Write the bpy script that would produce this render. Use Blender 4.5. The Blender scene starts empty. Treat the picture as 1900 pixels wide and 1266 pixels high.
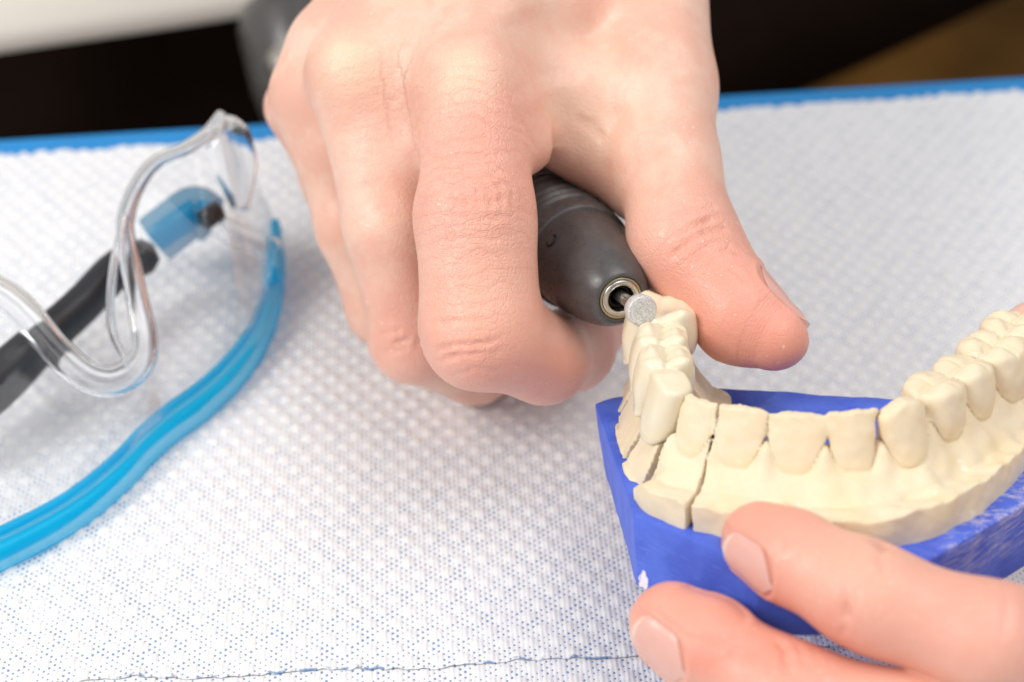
import bpy, math, random
import numpy as np
random.seed(7); np.random.seed(7)
sc = bpy.context.scene
COL = sc.collection
R = math.radians

# ------------------------------------------------------------------ camera
W0, H0, LENS = 1900.0, 1266.0, 65.0
FPX = W0 * LENS / 36.0
PITCH = R(40.0)
CAMLOC = np.array([0.0, 0.0, 0.234])
CX = np.array([1.0, 0.0, 0.0])
CY = np.array([0.0, math.sin(PITCH), math.cos(PITCH)])
CZ = np.array([0.0, -math.cos(PITCH), math.sin(PITCH)])
CM = np.stack([CX, CY, CZ], 1)                 # camera axes as columns
cd = bpy.data.cameras.new('camera'); cam = bpy.data.objects.new('camera', cd); COL.objects.link(cam)
cam.location = CAMLOC; cam.rotation_euler = (math.pi / 2 - PITCH, 0, 0)
cd.lens = LENS; cd.sensor_width = 36.0; cd.clip_start = 0.01; cd.clip_end = 20.0
cd.dof.use_dof = True; cd.dof.focus_distance = 0.293; cd.dof.aperture_fstop = 12.5
sc.camera = cam

def c2w(p):                                    # camera space (mm) -> world (m)
    return CAMLOC + (np.asarray(p, float) * 0.001) @ CM.T
def C(px, py, d):                              # a point d mm in front of the camera
    return np.array([(px - W0 / 2) / FPX * d, (H0 / 2 - py) / FPX * d, -d])
def G(px, py, z=0.0):                          # the point at height z (m) on the sight line
    v = CM @ np.array([(px - W0 / 2) / FPX, (H0 / 2 - py) / FPX, -1.0])
    return CAMLOC + v * ((z - CAMLOC[2]) / v[2])

# ------------------------------------------------------------------ light
w = bpy.data.worlds.new('World'); sc.world = w; w.use_nodes = True
bg = w.node_tree.nodes['Background']; bg.inputs[0].default_value = (0.97, 0.975, 1.0, 1); bg.inputs[1].default_value = 0.58
def area(name, loc, target, size, watts, col):
    l = bpy.data.lights.new(name, 'AREA'); l.shape = 'RECTANGLE'; l.size, l.size_y = size; l.energy = watts; l.color = col
    o = bpy.data.objects.new(name, l); COL.objects.link(o); o.location = loc
    from mathutils import Vector
    o.rotation_euler = (Vector(target) - Vector(loc)).to_track_quat('-Z', 'Y').to_euler()
area('softbox_key', (-0.62, -0.02, 0.62), (0.0, 0.26, 0.03), (0.36, 0.36), 5.0, (1.0, 0.975, 0.94))
area('softbox_top', (0.30, 0.16, 0.90), (0.05, 0.29, 0.03), (0.6, 0.6), 3.9, (1.0, 0.98, 0.96))
sc.view_settings.view_transform = 'Standard'; sc.view_settings.look = 'None'
sc.view_settings.exposure = 0.0; sc.view_settings.gamma = 1.0
sc.cycles.use_denoising = True
sc.cycles.max_bounces = 12; sc.cycles.transparent_max_bounces = 16

# ------------------------------------------------------------------ material helpers
class N:
    def __init__(s, name):
        s.m = bpy.data.materials.new(name); s.m.use_nodes = True
        s.t = s.m.node_tree; s.b = s.t.nodes['Principled BSDF']; s.out = s.t.nodes['Material Output']
    def n(s, typ, **kw):
        x = s.t.nodes.new(typ)
        for k, v in kw.items(): setattr(x, k, v)
        return x
    def l(s, a, b): s.t.links.new(a, b)
    def val(s, sock, v):
        if hasattr(v, 'is_linked') or isinstance(v, bpy.types.NodeSocket): s.l(v, sock)
        else: sock.default_value = v
    def math(s, op, a, b=0.0, c=None, clamp=False):
        x = s.n('ShaderNodeMath', operation=op); x.use_clamp = clamp
        s.val(x.inputs[0], a); s.val(x.inputs[1], b)
        if c is not None: s.val(x.inputs[2], c)
        return x.outputs[0]
    def mix(s, f, a, b):
        x = s.n('ShaderNodeMix', data_type='RGBA'); s.val(x.inputs[0], f)
        s.val(x.inputs[6], a if not isinstance(a, tuple) else (*a, 1)[:4]); s.val(x.inputs[7], b if not isinstance(b, tuple) else (*b, 1)[:4])
        return x.outputs[2]
    def coord(s): return s.n('ShaderNodeTexCoord').outputs['Object']
    def noise(s, vec, scale, detail=3.0, rough=0.55, dist=0.0):
        x = s.n('ShaderNodeTexNoise'); s.l(vec, x.inputs['Vector'])
        x.inputs['Scale'].default_value = scale; x.inputs['Detail'].default_value = detail
        x.inputs['Roughness'].default_value = rough; x.inputs['Distortion'].default_value = dist
        return x.outputs['Fac']
    def vor(s, vec, scale, feature='DISTANCE_TO_EDGE'):
        x = s.n('ShaderNodeTexVoronoi', feature=feature); s.l(vec, x.inputs['Vector']); x.inputs['Scale'].default_value = scale
        return x.outputs['Distance']
    def ramp(s, f, lo, hi, a=0.0, b=1.0):
        x = s.n('ShaderNodeMapRange'); x.interpolation_type = 'SMOOTHSTEP'
        s.val(x.inputs[0], f); x.inputs[1].default_value = lo; x.inputs[2].default_value = hi
        x.inputs[3].default_value = a; x.inputs[4].default_value = b
        return x.outputs[0]
    def attr(s, name): return s.n('ShaderNodeAttribute', attribute_name=name).outputs['Fac']
    def bump(s, h, dist, strength=1.0, prev=None):
        x = s.n('ShaderNodeBump'); s.val(x.inputs['Height'], h)
        x.inputs['Distance'].default_value = dist; x.inputs['Strength'].default_value = strength
        if prev is not None: s.l(prev, x.inputs['Normal'])
        s.l(x.outputs[0], s.b.inputs['Normal']); return x.outputs[0]
    def set(s, **kw):
        for k, v in kw.items():
            i = s.b.inputs[k.replace('_', ' ')]
            s.val(i, (*v, 1) if isinstance(v, tuple) and len(v) == 3 and i.type == 'RGBA' else v)
        return s

def plain(name, col, rough=0.5, metal=0.0, var=0.1, scale=400, bump=0.0, spec=0.5):
    a = N(name); co = a.coord(); f = a.noise(co, scale, 4)
    d = tuple(c * (1 - var) for c in col)
    a.set(Base_Color=a.mix(a.ramp(f, .3, .7), d, col), Metallic=metal, Specular_IOR_Level=spec)
    a.set(Roughness=a.ramp(a.noise(co, scale * 2.3, 3), .3, .7, max(0, rough - .07), rough + .07))
    if bump: a.bump(f, bump)
    return a.m

def skin_material():
    a = N('skin'); co = a.coord()
    blush, pale, wr, u, ridge = (a.attr(k) for k in ('blush', 'pale', 'wrinkle', 'along', 'ridge'))
    big = a.noise(co, 90, 4, .6); fine = a.noise(co, 420, 4, .65)
    base = a.mix(a.ramp(big, .38, .62), (0.785, 0.445, 0.335), (0.83, 0.55, 0.425))
    base = a.mix(a.math('MULTIPLY', a.ramp(fine, .42, .75), .35), base, (0.80, 0.42, 0.33))
    base = a.mix(a.math('MULTIPLY', blush, a.ramp(big, .15, .85, .45, .95)), base, (0.80, 0.30, 0.22))
    base = a.mix(pale, base, (0.90, 0.68, 0.48))
    mp = a.n('ShaderNodeVectorMath', operation='ADD'); a.l(co, mp.inputs[0])
    nv = a.n('ShaderNodeTexNoise'); a.l(co, nv.inputs['Vector']); nv.inputs['Scale'].default_value = 330
    sc_ = a.n('ShaderNodeVectorMath', operation='SCALE'); a.l(nv.outputs['Color'], sc_.inputs[0]); sc_.inputs['Scale'].default_value = 0.0018
    a.l(sc_.outputs[0], mp.inputs[1]); v = mp.outputs[0]
    v1 = a.ramp(a.vor(v, 620), 0.0, .10); v2 = a.ramp(a.vor(v, 1250), 0.0, .22)
    # transverse folds that follow the finger
    ph = a.math('ADD', a.math('MULTIPLY', u, 3.3), a.math('MULTIPLY', a.noise(co, 150, 3), 16.0))
    fold = a.math('POWER', a.math('ABSOLUTE', a.math('SINE', ph)), .45)
    ph2 = a.math('ADD', a.math('MULTIPLY', u, 1.3), a.math('MULTIPLY', a.noise(co, 120, 2), 9.0))
    fold2 = a.math('POWER', a.math('ABSOLUTE', a.math('SINE', ph2)), .3)
    rd = a.math('SINE', a.math('ADD', a.math('MULTIPLY', u, 12.5), a.math('MULTIPLY', a.noise(co, 70, 1), 14.0)))
    amp = a.math('ADD', a.math('MULTIPLY', wr, .42), .27)
    h = a.math('MULTIPLY', a.math('ADD', a.math('MULTIPLY', v1, .5), a.math('MULTIPLY', v2, .45)), amp)
    h = a.math('ADD', h, a.math('MULTIPLY', a.math('ADD', a.math('MULTIPLY', fold, .3), a.math('MULTIPLY', fold2, .6)), wr))
    h = a.math('ADD', h, a.math('MULTIPLY', a.math('MULTIPLY', rd, .05), ridge))
    h = a.math('ADD', h, a.math('MULTIPLY', a.noise(co, 700, 4, .7), .35))
    a.bump(h, 0.00013, 1.0)
    lines = a.math('MULTIPLY', a.math('SUBTRACT', 1.0, fold2), wr)
    base = a.mix(a.math('MULTIPLY', lines, .28), base, (0.62, 0.24, 0.18))
    # dry pale flecks
    fl = a.math('MULTIPLY', a.ramp(a.noise(v, 1500, 2, .5), .67, .73), a.ramp(a.noise(co, 160, 2), .42, .62))
    base = a.mix(a.math('MULTIPLY', fl, .55), base, (0.9, 0.78, 0.68))
    a.set(Base_Color=base, Roughness=a.ramp(fine, .3, .7, .36, .50), Subsurface_Weight=0.32, Subsurface_Scale=0.0022, Specular_IOR_Level=0.5)
    a.b.inputs['Subsurface Radius'].default_value = (1.0, 0.32, 0.18)
    return a.m

def nail_material():
    a = N('nail'); t = a.attr('along'); co = a.coord()
    c = a.mix(a.ramp(t, .0, .22), (0.76, 0.46, 0.38), (0.75, 0.41, 0.34))
    c = a.mix(a.ramp(t, .86, .93), c, (0.82, 0.62, 0.50))
    c = a.mix(a.math('MULTIPLY', a.ramp(a.noise(co, 500, 3), .4, .7), .4), c, (0.78, 0.47, 0.41))
    a.set(Base_Color=c, Roughness=.26, Subsurface_Weight=.2, Subsurface_Scale=.0012)
    a.bump(a.noise(co, 900, 2), .00003)
    return a.m

def plaster(name, col, rough, bump, yellow):
    a = N(name); co = a.coord(); f = a.noise(co, 120, 5, .6); g = a.noise(co, 900, 4, .6)
    c = a.mix(a.ramp(f, .35, .7), col, tuple(x * y for x, y in zip(col, (1.0, .95, .84))))
    c = a.mix(a.math('MULTIPLY', a.ramp(g, .55, .8), .25), c, yellow)
    c = a.mix(a.math('MULTIPLY', a.ramp(a.noise(co, 260, 3), .66, .72), .6), c, (.93, .87, .74))
    a.set(Base_Color=c, Roughness=rough, Subsurface_Weight=.08, Subsurface_Scale=.001)
    h = a.math('ADD', a.math('MULTIPLY', g, .5), a.noise(co, 380, 4, .6)); a.bump(h, bump)
    return a.m

def blue_plaster():
    a = N('blue_plaster'); co = a.coord(); f = a.noise(co, 150, 5, .65)
    mp = a.n('ShaderNodeMapping'); a.l(co, mp.inputs[0]); mp.inputs['Scale'].default_value = (260, 260, 2600); mp.inputs['Rotation'].default_value = (.3, .2, .5)
    s = a.n('ShaderNodeTexNoise'); a.l(mp.outputs[0], s.inputs['Vector']); s.inputs['Scale'].default_value = 1.0; s = s.outputs['Fac']
    c = a.mix(a.ramp(f, .3, .7), (0.055, 0.105, 0.58), (0.085, 0.165, 0.72))
    c = a.mix(a.math('MULTIPLY', a.ramp(s, .62, .8), .3), c, (.28, .33, .78))
    sf = a.math('MULTIPLY', a.attr('scuff'), a.ramp(a.noise(mp.outputs[0], .8, 6, .8), .45, .60))
    c = a.mix(a.math('MULTIPLY', sf, .55), c, (.72, .64, .66))
    c = a.mix(a.ramp(a.math('ADD', a.attr('chip'), a.math('MULTIPLY', a.noise(co, 700, 3), .6)), 0.86, .94), c, (.85, .78, .82))
    a.set(Base_Color=c, Roughness=.55)
    a.bump(a.math('ADD', s, f), .00012)
    return a.m

def towel_material():
    a = N('towel_cloth'); x = a.attr('tx'); y = a.attr('ty'); nub = a.attr('nub'); co = a.coord()
    x = a.math('ADD', x, a.math('MULTIPLY', a.math('SUBTRACT', a.noise(co, 500, 2), .5), .28))
    y = a.math('ADD', y, a.math('MULTIPLY', a.math('SUBTRACT', a.noise(co, 430, 2), .5), .34))
    sx, sy = .83, 1.22
    cx = a.math('DIVIDE', x, sx); colm = a.math('FLOOR', cx); fx = a.math('MULTIPLY', a.math('SUBTRACT', a.math('FRACT', cx), .5), sx)
    st = a.math('MULTIPLY', a.math('FLOORED_MODULO', colm, 2.0), .5)
    fy = a.math('MULTIPLY', a.math('SUBTRACT', a.math('FRACT', a.math('ADD', a.math('DIVIDE', y, sy), st)), .5), sy)
    d = a.math('SQRT', a.math('ADD', a.math('MULTIPLY', fx, fx), a.math('MULTIPLY', a.math('MULTIPLY', fy, fy), .75)))
    rad = a.math('MULTIPLY', a.ramp(a.noise(co, 300, 3), .3, .7, .6, 1.25), a.ramp(nub, .12, .45, 1.0, .0))
    hole = a.ramp(a.math('DIVIDE', d, a.math('MAXIMUM', a.math('MULTIPLY', rad, .225), .001)), .55, 1.1, 1.0, 0.0)
    knit = a.math('COSINE', a.math('MULTIPLY', fx, 2 * math.pi / sx))
    base = a.mix(a.ramp(a.noise(co, 35, 3), .3, .7), (.80, .80, .81), (.83, .825, .825))
    base = a.mix(a.math('MULTIPLY', nub, .5), base, (.84, .835, .82))
    tear = a.math('MULTIPLY', a.ramp(a.attr('edge'), .25, .6, 1.0, 0.0), a.ramp(a.noise(co, 260, 4, .7), .50, .60))
    hole = a.math('MAXIMUM', hole, tear)
    a.set(Base_Color=a.mix(a.math('MULTIPLY', hole, .85), base, (.05, .20, .45)), Roughness=.75, Sheen_Weight=.15)
    h = a.math('SUBTRACT', a.math('MULTIPLY', knit, -.35), a.math('MULTIPLY', hole, .5))
    h = a.math('ADD', h, a.math('MULTIPLY', a.noise(co, 1600, 3, .7), .8))
    a.bump(h, .00012, .8)
    return a.m

def clear_plastic(name, tint, refl=.5, diff=None, rough=.05):
    a = N(name); t = a.t
    tr = a.n('ShaderNodeBsdfTransparent'); tr.inputs[0].default_value = (*tint, 1)
    gl = a.n('ShaderNodeBsdfGlossy'); gl.inputs['Roughness'].default_value = rough
    lw = a.n('ShaderNodeFresnel'); lw.inputs[0].default_value = 1.5
    m1 = a.n('ShaderNodeMixShader'); a.l(a.math('MULTIPLY', lw.outputs[0], refl, clamp=True), m1.inputs[0]); a.l(tr.outputs[0], m1.inputs[1]); a.l(gl.outputs[0], m1.inputs[2])
    out = m1.outputs[0]
    if diff:
        co = a.coord(); df = a.n('ShaderNodeBsdfTranslucent'); df.inputs[0].default_value = (*diff[0], 1)
        dd = a.n('ShaderNodeBsdfDiffuse'); dd.inputs[0].default_value = (*diff[0], 1)
        md = a.n('ShaderNodeMixShader'); md.inputs[0].default_value = .5; a.l(df.outputs[0], md.inputs[1]); a.l(dd.outputs[0], md.inputs[2])
        m2 = a.n('ShaderNodeMixShader'); m2.inputs[0].default_value = diff[1]; a.l(out, m2.inputs[1]); a.l(md.outputs[0], m2.inputs[2]); out = m2.outputs[0]
    a.l(out, a.out.inputs[0]); a.t.nodes.remove(a.b)
    return a.m

def solid_clear():
    a = N('clear_polycarbonate'); a.set(Base_Color=(.985, .99, 1.0), Roughness=.03, Transmission_Weight=1.0, IOR=1.42); return a.m

M = dict(
    skin=skin_material(), nail=nail_material(),
    plaster=plaster('cream_plaster', (.81, .69, .50), .6, .00006, (.80, .63, .40)),
    crown=plaster('ivory_ceramic', (.80, .715, .54), .25, .00002, (.78, .66, .44)),
    blue=blue_plaster(), towel=towel_material(),
    mat=plain('blue_mat', (.022, .25, .60), .5, var=.06, scale=60, spec=.25),
    rubber=plain('dark_grey_plastic', (.082, .076, .075), .33, var=.22, scale=500, bump=.00002),
    grip=plain('grip_plastic', (.10, .092, .090), .42, var=.3, scale=700, bump=.00003),
    steel=plain('steel', (.62, .59, .55), .28, 1.0, .15, 900), brass=plain('worn_nickel', (.50, .43, .27), .34, 1.0, .2, 900),
    dark=plain('dark_recess', (.012, .010, .009), .5, spec=.2), grit=plain('diamond_grit', (.82, .80, .77), .45, .3, .4, 3800, .00012),
    black=plain('black_plastic', (.018, .018, .021), .4), clear=clear_plastic('clear_lens', (.975, .98, .985), .35), rod=solid_clear(),
    cyan=clear_plastic('blue_tinted_plastic', (.06, .74, 1.0), .5, ((.010, .76, 1.0), .55), .2),
    navy=clear_plastic('deep_blue_plastic', (.02, .58, .80), .8, ((.0, .36, .58), .5), .1),
    coat=plain('white_cotton', (.72, .67, .60), .85, var=.04, scale=30), cloth=plain('dark_cloth', (.016, .0095, .0065), 1.0, var=.3, scale=20, spec=.02),
    floor=plain('brown_floor', (.13, .058, .010), .7, var=.5, scale=9, spec=.04), housing=plain('grey_housing', (.085, .080, .076), .3, var=.1, scale=40),
)

# ------------------------------------------------------------------ object helpers
def tag(o, label=None, cat=None, group=None, kind=None):
    for k, v in (('label', label), ('category', cat), ('group', group), ('kind', kind)):
        if v: o[k] = v
    return o
def worldloc(o):
    p = np.zeros(3)
    while o is not None: p = p + np.array(o.location); o = o.parent
    return p
def mesh(name, V, F, mat, parent=None, smooth=True, attrs=None, normals=None, sharp=None):
    """V in world metres; the object's origin goes to the bottom centre of its own box"""
    V = np.asarray(V, float); lo, hi = V.min(0), V.max(0)
    org = np.array([(lo[0] + hi[0]) / 2, (lo[1] + hi[1]) / 2, lo[2]])
    me = bpy.data.meshes.new(name); me.from_pydata((V - org).tolist(), [], [tuple(int(i) for i in f) for f in F]); me.update()
    me.materials.append(mat)
    me.polygons.foreach_set('use_smooth', [smooth] * len(me.polygons))
    for k, a in (attrs or {}).items():
        at = me.attributes.new(k, 'FLOAT', 'POINT'); at.data.foreach_set('value', np.asarray(a, np.float32))
    if normals is not None: me.normals_split_custom_set_from_vertices(np.asarray(normals).tolist())
    elif sharp is not None: me.set_sharp_from_angle(angle=R(sharp))
    o = bpy.data.objects.new(name, me); COL.objects.link(o)
    if parent is not None: o.parent = parent; o.location = org - worldloc(parent)
    else: o.location = org
    return o
def empty(name, loc):
    o = bpy.data.objects.new(name, None); COL.objects.link(o); o.location = loc; o.empty_display_size = .01; return o
def lathe(profile, org, ax, n=72):
    """profile [(t, r)] along ax from org (mm, camera space) -> V world, F"""
    ax = np.array(ax) / np.linalg.norm(ax); e = np.cross(ax, [0.1, 1, 0.3]); e /= np.linalg.norm(e); f = np.cross(ax, e)
    V, F = [], []; m = len(profile)
    for t, r in profile:
        for k in range(n):
            q = 2 * math.pi * k / n; V.append(org + ax * t + (e * math.cos(q) + f * math.sin(q)) * r)
    for i in range(m - 1):
        for k in range(n):
            a, b = i * n + k, i * n + (k + 1) % n; F.append((a, b, b + n, a + n))
    return c2w(np.array(V)), F
def catmull(P, n):
    P = np.asarray(P, float); P = np.vstack([2 * P[0] - P[1], P, 2 * P[-1] - P[-2]]); out = []
    for i in range(1, len(P) - 2):
        for k in range(n):
            t = k / n; a, b, c, d = P[i - 1:i + 3]
            out.append(.5 * (2 * b + (c - a) * t + (2 * a - 5 * b + 4 * c - d) * t * t + (3 * b - a - 3 * c + d) * t ** 3))
    out.append(P[-2]); return np.array(out)
def sweep(path, rx, ry=None, up=(0, 0, 1), n=16, power=2.0):
    """tube with superellipse section along world path; rx sideways, ry along up (arrays or floats)"""
    path = np.asarray(path, float); m = len(path); rx = np.broadcast_to(rx, (m,)); ry = np.broadcast_to(rx if ry is None else ry, (m,))
    T = np.gradient(path, axis=0); T /= np.linalg.norm(T, axis=1)[:, None]
    V, F = [], []; up = np.array(up, float)
    for i in range(m):
        s = np.cross(T[i], up); s /= np.linalg.norm(s) + 1e-12; u = np.cross(s, T[i])
        for k in range(n):
            q = 2 * math.pi * k / n; c, d = math.cos(q), math.sin(q)
            c = math.copysign(abs(c) ** (2 / power), c); d = math.copysign(abs(d) ** (2 / power), d)
            V.append(path[i] + s * rx[i] * c + u * ry[i] * d)
    for i in range(m - 1):
        for k in range(n):
            a, b = i * n + k, i * n + (k + 1) % n; F.append((a, b, b + n, a + n))
    F.append(tuple(range(n))[::-1]); F.append(tuple(range((m - 1) * n, m * n)))
    return np.array(V), F

# ------------------------------------------------------------------ implicit surfaces
def smin(a, b, k):
    h = np.maximum(k - np.abs(a - b), 0) / k; return np.minimum(a, b) - h * h * h * k / 6
def smax(a, b, k): return -smin(-a, -b, k)
def seg(P, a, b, ra, rb):
    ab = b - a; t = np.clip(((P - a) @ ab) / (ab @ ab), 0, 1)
    q = P - a - t[:, None] * ab
    return np.sqrt((q * q).sum(1)) - (ra + (rb - ra) * t), t
def wob(P, freq, seed, n=14):
    rs = np.random.RandomState(seed); out = np.zeros(len(P))
    for _ in range(n):
        k = rs.normal(size=3); k = k / np.linalg.norm(k) * freq * rs.uniform(.5, 1.6); out += np.sin(P @ k + rs.uniform(0, 6.28))
    return out / math.sqrt(n)
def isosurf(F, lo, hi, h, newton=3):
    st = 4; lo = np.array(lo, float); n = [int(math.ceil((hi[i] - lo[i]) / h / st)) * st for i in range(3)]
    cc = [np.arange(n[i] // st) * st * h + lo[i] + (st / 2 - .5) * h for i in range(3)]
    g = np.stack(np.meshgrid(*cc, indexing='ij'), -1).reshape(-1, 3)
    def ev(P):
        return np.concatenate([F(P[i:i + 30000]) for i in range(0, len(P), 30000)]) if len(P) else np.zeros(0)
    fc = ev(g).reshape([x // st for x in n])
    big = np.repeat(np.repeat(np.repeat(fc, st, 0), st, 1), st, 2)
    mask = np.abs(big) < st * h * 1.9
    idx = np.argwhere(mask); big[mask] = ev(idx * h + lo)
    f = big; s = f < 0
    cell = np.zeros([x - 1 for x in n], np.int8); acc = np.zeros([x - 1 for x in n] + [3]); cnt = np.zeros([x - 1 for x in n])
    off = [(i, j, k) for i in (0, 1) for j in (0, 1) for k in (0, 1)]
    sl = lambda o: f[o[0]:n[0] - 1 + o[0], o[1]:n[1] - 1 + o[1], o[2]:n[2] - 1 + o[2]]
    for a in off:
        for ax in range(3):
            if a[ax]: continue
            b = list(a); b[ax] = 1; fa, fb = sl(a), sl(b); x = (fa < 0) != (fb < 0)
            t = np.where(x, fa / np.where(x, fa - fb, 1), 0)
            for q in range(3): acc[..., q] += np.where(x, a[q] + (t if q == ax else 0), 0)
            cnt += x
    act = cnt > 0; ids = np.full(act.shape, -1); ids[act] = np.arange(act.sum())
    V = (acc[act] / cnt[act][:, None] + np.argwhere(act)) * h + lo
    Fc = []
    for ax in range(3):
        sA = [slice(1, n[i] - 1) for i in range(3)]; sB = list(sA); sA[ax] = slice(0, n[ax] - 1); sB[ax] = slice(1, n[ax])
        a, b = s[tuple(sA)], s[tuple(sB)]; e = np.argwhere(a != b)
        base = e.copy()
        for i in range(3):
            if i != ax: base[:, i] += 1
        u, v = (ax + 1) % 3, (ax + 2) % 3
        q = []
        for du, dv in ((0, 0), (-1, 0), (-1, -1), (0, -1)):
            c = base.copy(); c[:, u] += du; c[:, v] += dv; q.append(ids[c[:, 0], c[:, 1], c[:, 2]])
        q = np.stack(q, 1); fl = ~a[e[:, 0], e[:, 1], e[:, 2]]; q[fl] = q[fl][:, ::-1]; Fc.append(q)
    Fc = np.concatenate(Fc); Fc = Fc[(Fc >= 0).all(1)]
    for _ in range(newton):
        d, nr = ev(V), grad(ev, V); V = V - nr * np.clip(d, -h, h)[:, None]
    return V, Fc
def grad(ev, V, e=.04):
    g = np.zeros_like(V)
    for k in ((1, -1, -1), (-1, -1, 1), (-1, 1, -1), (1, 1, 1)):
        k = np.array(k, float); g += k * ev(V + k * e)[:, None]
    return g / (np.linalg.norm(g, axis=1)[:, None] + 1e-9)
def sstep(x, a, b):
    t = np.clip((x - a) / (b - a), 0, 1); return t * t * (3 - 2 * t)

# ================================================================== SETTING
# ---- blue mat, towel sheets
s0, s1 = G(540, 1252), G(1230, 1219); YAW = math.atan2(s1[1] - s0[1], s1[0] - s0[0])
ORG = (s0 + s1) / 2; TX = np.array([math.cos(YAW), math.sin(YAW), 0]); TY = np.array([-math.sin(YAW), math.cos(YAW), 0])
def tloc(p): q = p - ORG; return q @ TX, q @ TY
b0, b1 = tloc(G(0, 292)), tloc(G(1900, 171)); m0, m1 = tloc(G(0, 248)), tloc(G(1900, 132))
line = lambda a, b, x: a[1] + (b[1] - a[1]) * (x - a[0]) / (b[0] - a[0])
XL, XR = -.20, .20
def slab(name, poly, z0, z1, mat, bev=.002, **kw):
    n = len(poly); c = np.mean(poly, axis=0); V = []
    ins = [c + (p - c) * (1 - bev / np.linalg.norm(p - c)) for p in poly]
    for pts, z in ((poly, z0), (poly, z1 - bev), (ins, z1)):
        V += [(p[0], p[1], z) for p in pts]
    F = [tuple(range(n))[::-1], tuple(range(2 * n, 3 * n))]
    for L in (0, 1):
        F += [(L * n + i, L * n + (i + 1) % n, (L + 1) * n + (i + 1) % n, (L + 1) * n + i) for i in range(n)]
    return mesh(name, V, F, mat, smooth=False, **kw)
tp = lambda x, y: (ORG + TX * x + TY * y)[:2]
mat = slab('mat', [tp(XL - .04, -.14), tp(XR + .04, -.14), tp(XR + .04, line(m0, m1, XR + .04)), tp(XL - .04, line(m0, m1, XL - .04))], -.006, -.0012, M['mat'])
tag(mat, 'plain blue work mat showing as a strip behind the white towel sheet', 'mat')
tbl = slab('table', [tp(XL - .045, -.15), tp(XR + .045, -.15), tp(XR + .045, line(m0, m1, XR) - .004), tp(XL - .045, line(m0, m1, XL) - .004)], -.03, -.0065, M['dark'])
tag(tbl, 'dark tabletop lying underneath the blue mat', 'table')

NX, NY = 4.4, 2.72
def sheet(name, ylo, yhi, step, fray, dz=0.0):
    xs = np.arange(XL, XR, step); rows = []; ny = int(.5 * (abs(yhi(XL) - ylo(XL)) + abs(yhi(XR) - ylo(XR))) / step)
    X, T = np.meshgrid(xs, np.linspace(0, 1, ny))
    rs = np.random.RandomState(3)
    fr = np.interp(xs, np.arange(XL, XR + .002, .0011), np.clip(rs.normal(0, 1, len(np.arange(XL, XR + .002, .0011))), -1.3, 1.1))
    lo_ = np.array([ylo(x) for x in xs]) + (fr * fray[0])[:]; hi_ = np.array([yhi(x) for x in xs]) + fr[::-1] * fray[1]
    Y = lo_ + (hi_ - lo_) * T
    x, y = X * 1000, Y * 1000
    row = np.floor(y / NY); fx = ((x / NX + .5 * np.mod(row, 2)) % 1 - .5) * NX; fy = (y / NY - row - .5) * NY
    d = np.sqrt(fx ** 2 + fy ** 2); nub = 1 - sstep(d, .25, 1.45)
    P = np.stack([x.ravel(), y.ravel(), 0 * x.ravel()], 1)
    hv = wob(P, .35, 5).reshape(x.shape); big = wob(P, .045, 9).reshape(x.shape)
    Z = nub * .00044 * (1 + .25 * hv) + .00008 * hv + .00035 * big + .0002
    edge = np.minimum((Y - lo_) , (hi_ - Y)); Z += .00022 * np.exp(-(edge / .0016) ** 2) * (.6 + .5 * fr) * (fray[0] > 0)
    Z = np.maximum(Z, -.0003) + dz
    V = ORG + X[..., None] * TX + Y[..., None] * TY; V[..., 2] = Z
    nr, nc = X.shape; i = np.arange(nr * nc).reshape(nr, nc)
    F = np.stack([i[:-1, :-1], i[:-1, 1:], i[1:, 1:], i[1:, :-1]], -1).reshape(-1, 4)
    return mesh(name, V.reshape(-1, 3), F, M['towel'], attrs=dict(tx=x.ravel(), ty=y.ravel(), nub=nub.ravel(), edge=(((Y - lo_) * 1000).ravel() if fray[0] else np.full(X.size, 9.0))))
t1 = sheet('towel', lambda x: .00000 + .0004 * math.sin(x * 190), lambda x: line(b0, b1, x), .00052, (.0002, .0006))
tag(t1, 'large white dimpled towel sheet with tiny blue holes under the safety glasses', 'towel')
t2 = sheet('towel', lambda x: -.12, lambda x: .0022, .00062, (.0, .0), -.0002)
tag(t2, 'narrow strip of a second white towel sheet below the torn seam at the bottom', 'towel')

# ---- what is beyond the mat: dark floor, seat, coat, housing
fl = slab('floor', [(-3, -1), (3, -1), (3, 4), (-3, 4)], -.75, -.70, M['floor']); tag(fl, kind='structure')
def blob(name, pts, r, mat, power=2.5, ry=None, n=28):
    V, F = sweep(catmull(pts, 10), r, ry, n=n, power=power); return mesh(name, V, F, mat)
# dark seated lap in front of the far edge
lapP = [c2w(C(x, y, d)) for x, y, d in ((-900, 180, 600), (0, 180, 610), (700, 60, 620), (1200, -120, 630), (1700, -340, 640), (2200, -600, 660))]
lap = catmull(lapP, 12); V, F = sweep(lap, .070, .07, up=CZ, n=32, power=2.6)
o = mesh('trousers', V, F, M['cloth']); tag(o, 'almost black trousers of the seated technician in the dark background', 'trousers')
# coat hem: a hanging cloth with folds
V, F, nu, nv = [], [], 60, 24
e0, e1 = c2w(C(-260, 138, 470)), c2w(C(1000, -66, 490)); dn = CY * .14 + CZ * -.03
for i in range(nu):
    for j in range(nv):
        a, b = i / (nu - 1), j / (nv - 1); p = e0 + (e1 - e0) * a + dn * b
        p = p + CZ * (.002 * math.sin(a * 9 + b * 1.3)) - CZ * .004 * math.exp(-b * 18); V.append(p)
for i in range(nu - 1):
    for j in range(nv - 1):
        a = i * nv + j; F.append((a, a + nv, a + nv + 1, a + 1))
o = mesh('lab_coat', V, F, M['coat']); md = o.modifiers.new('thickness', 'SOLIDIFY'); md.thickness = .002
tag(o, 'blurred white coat hem across the top left corner above the dark background', 'coat')
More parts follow.
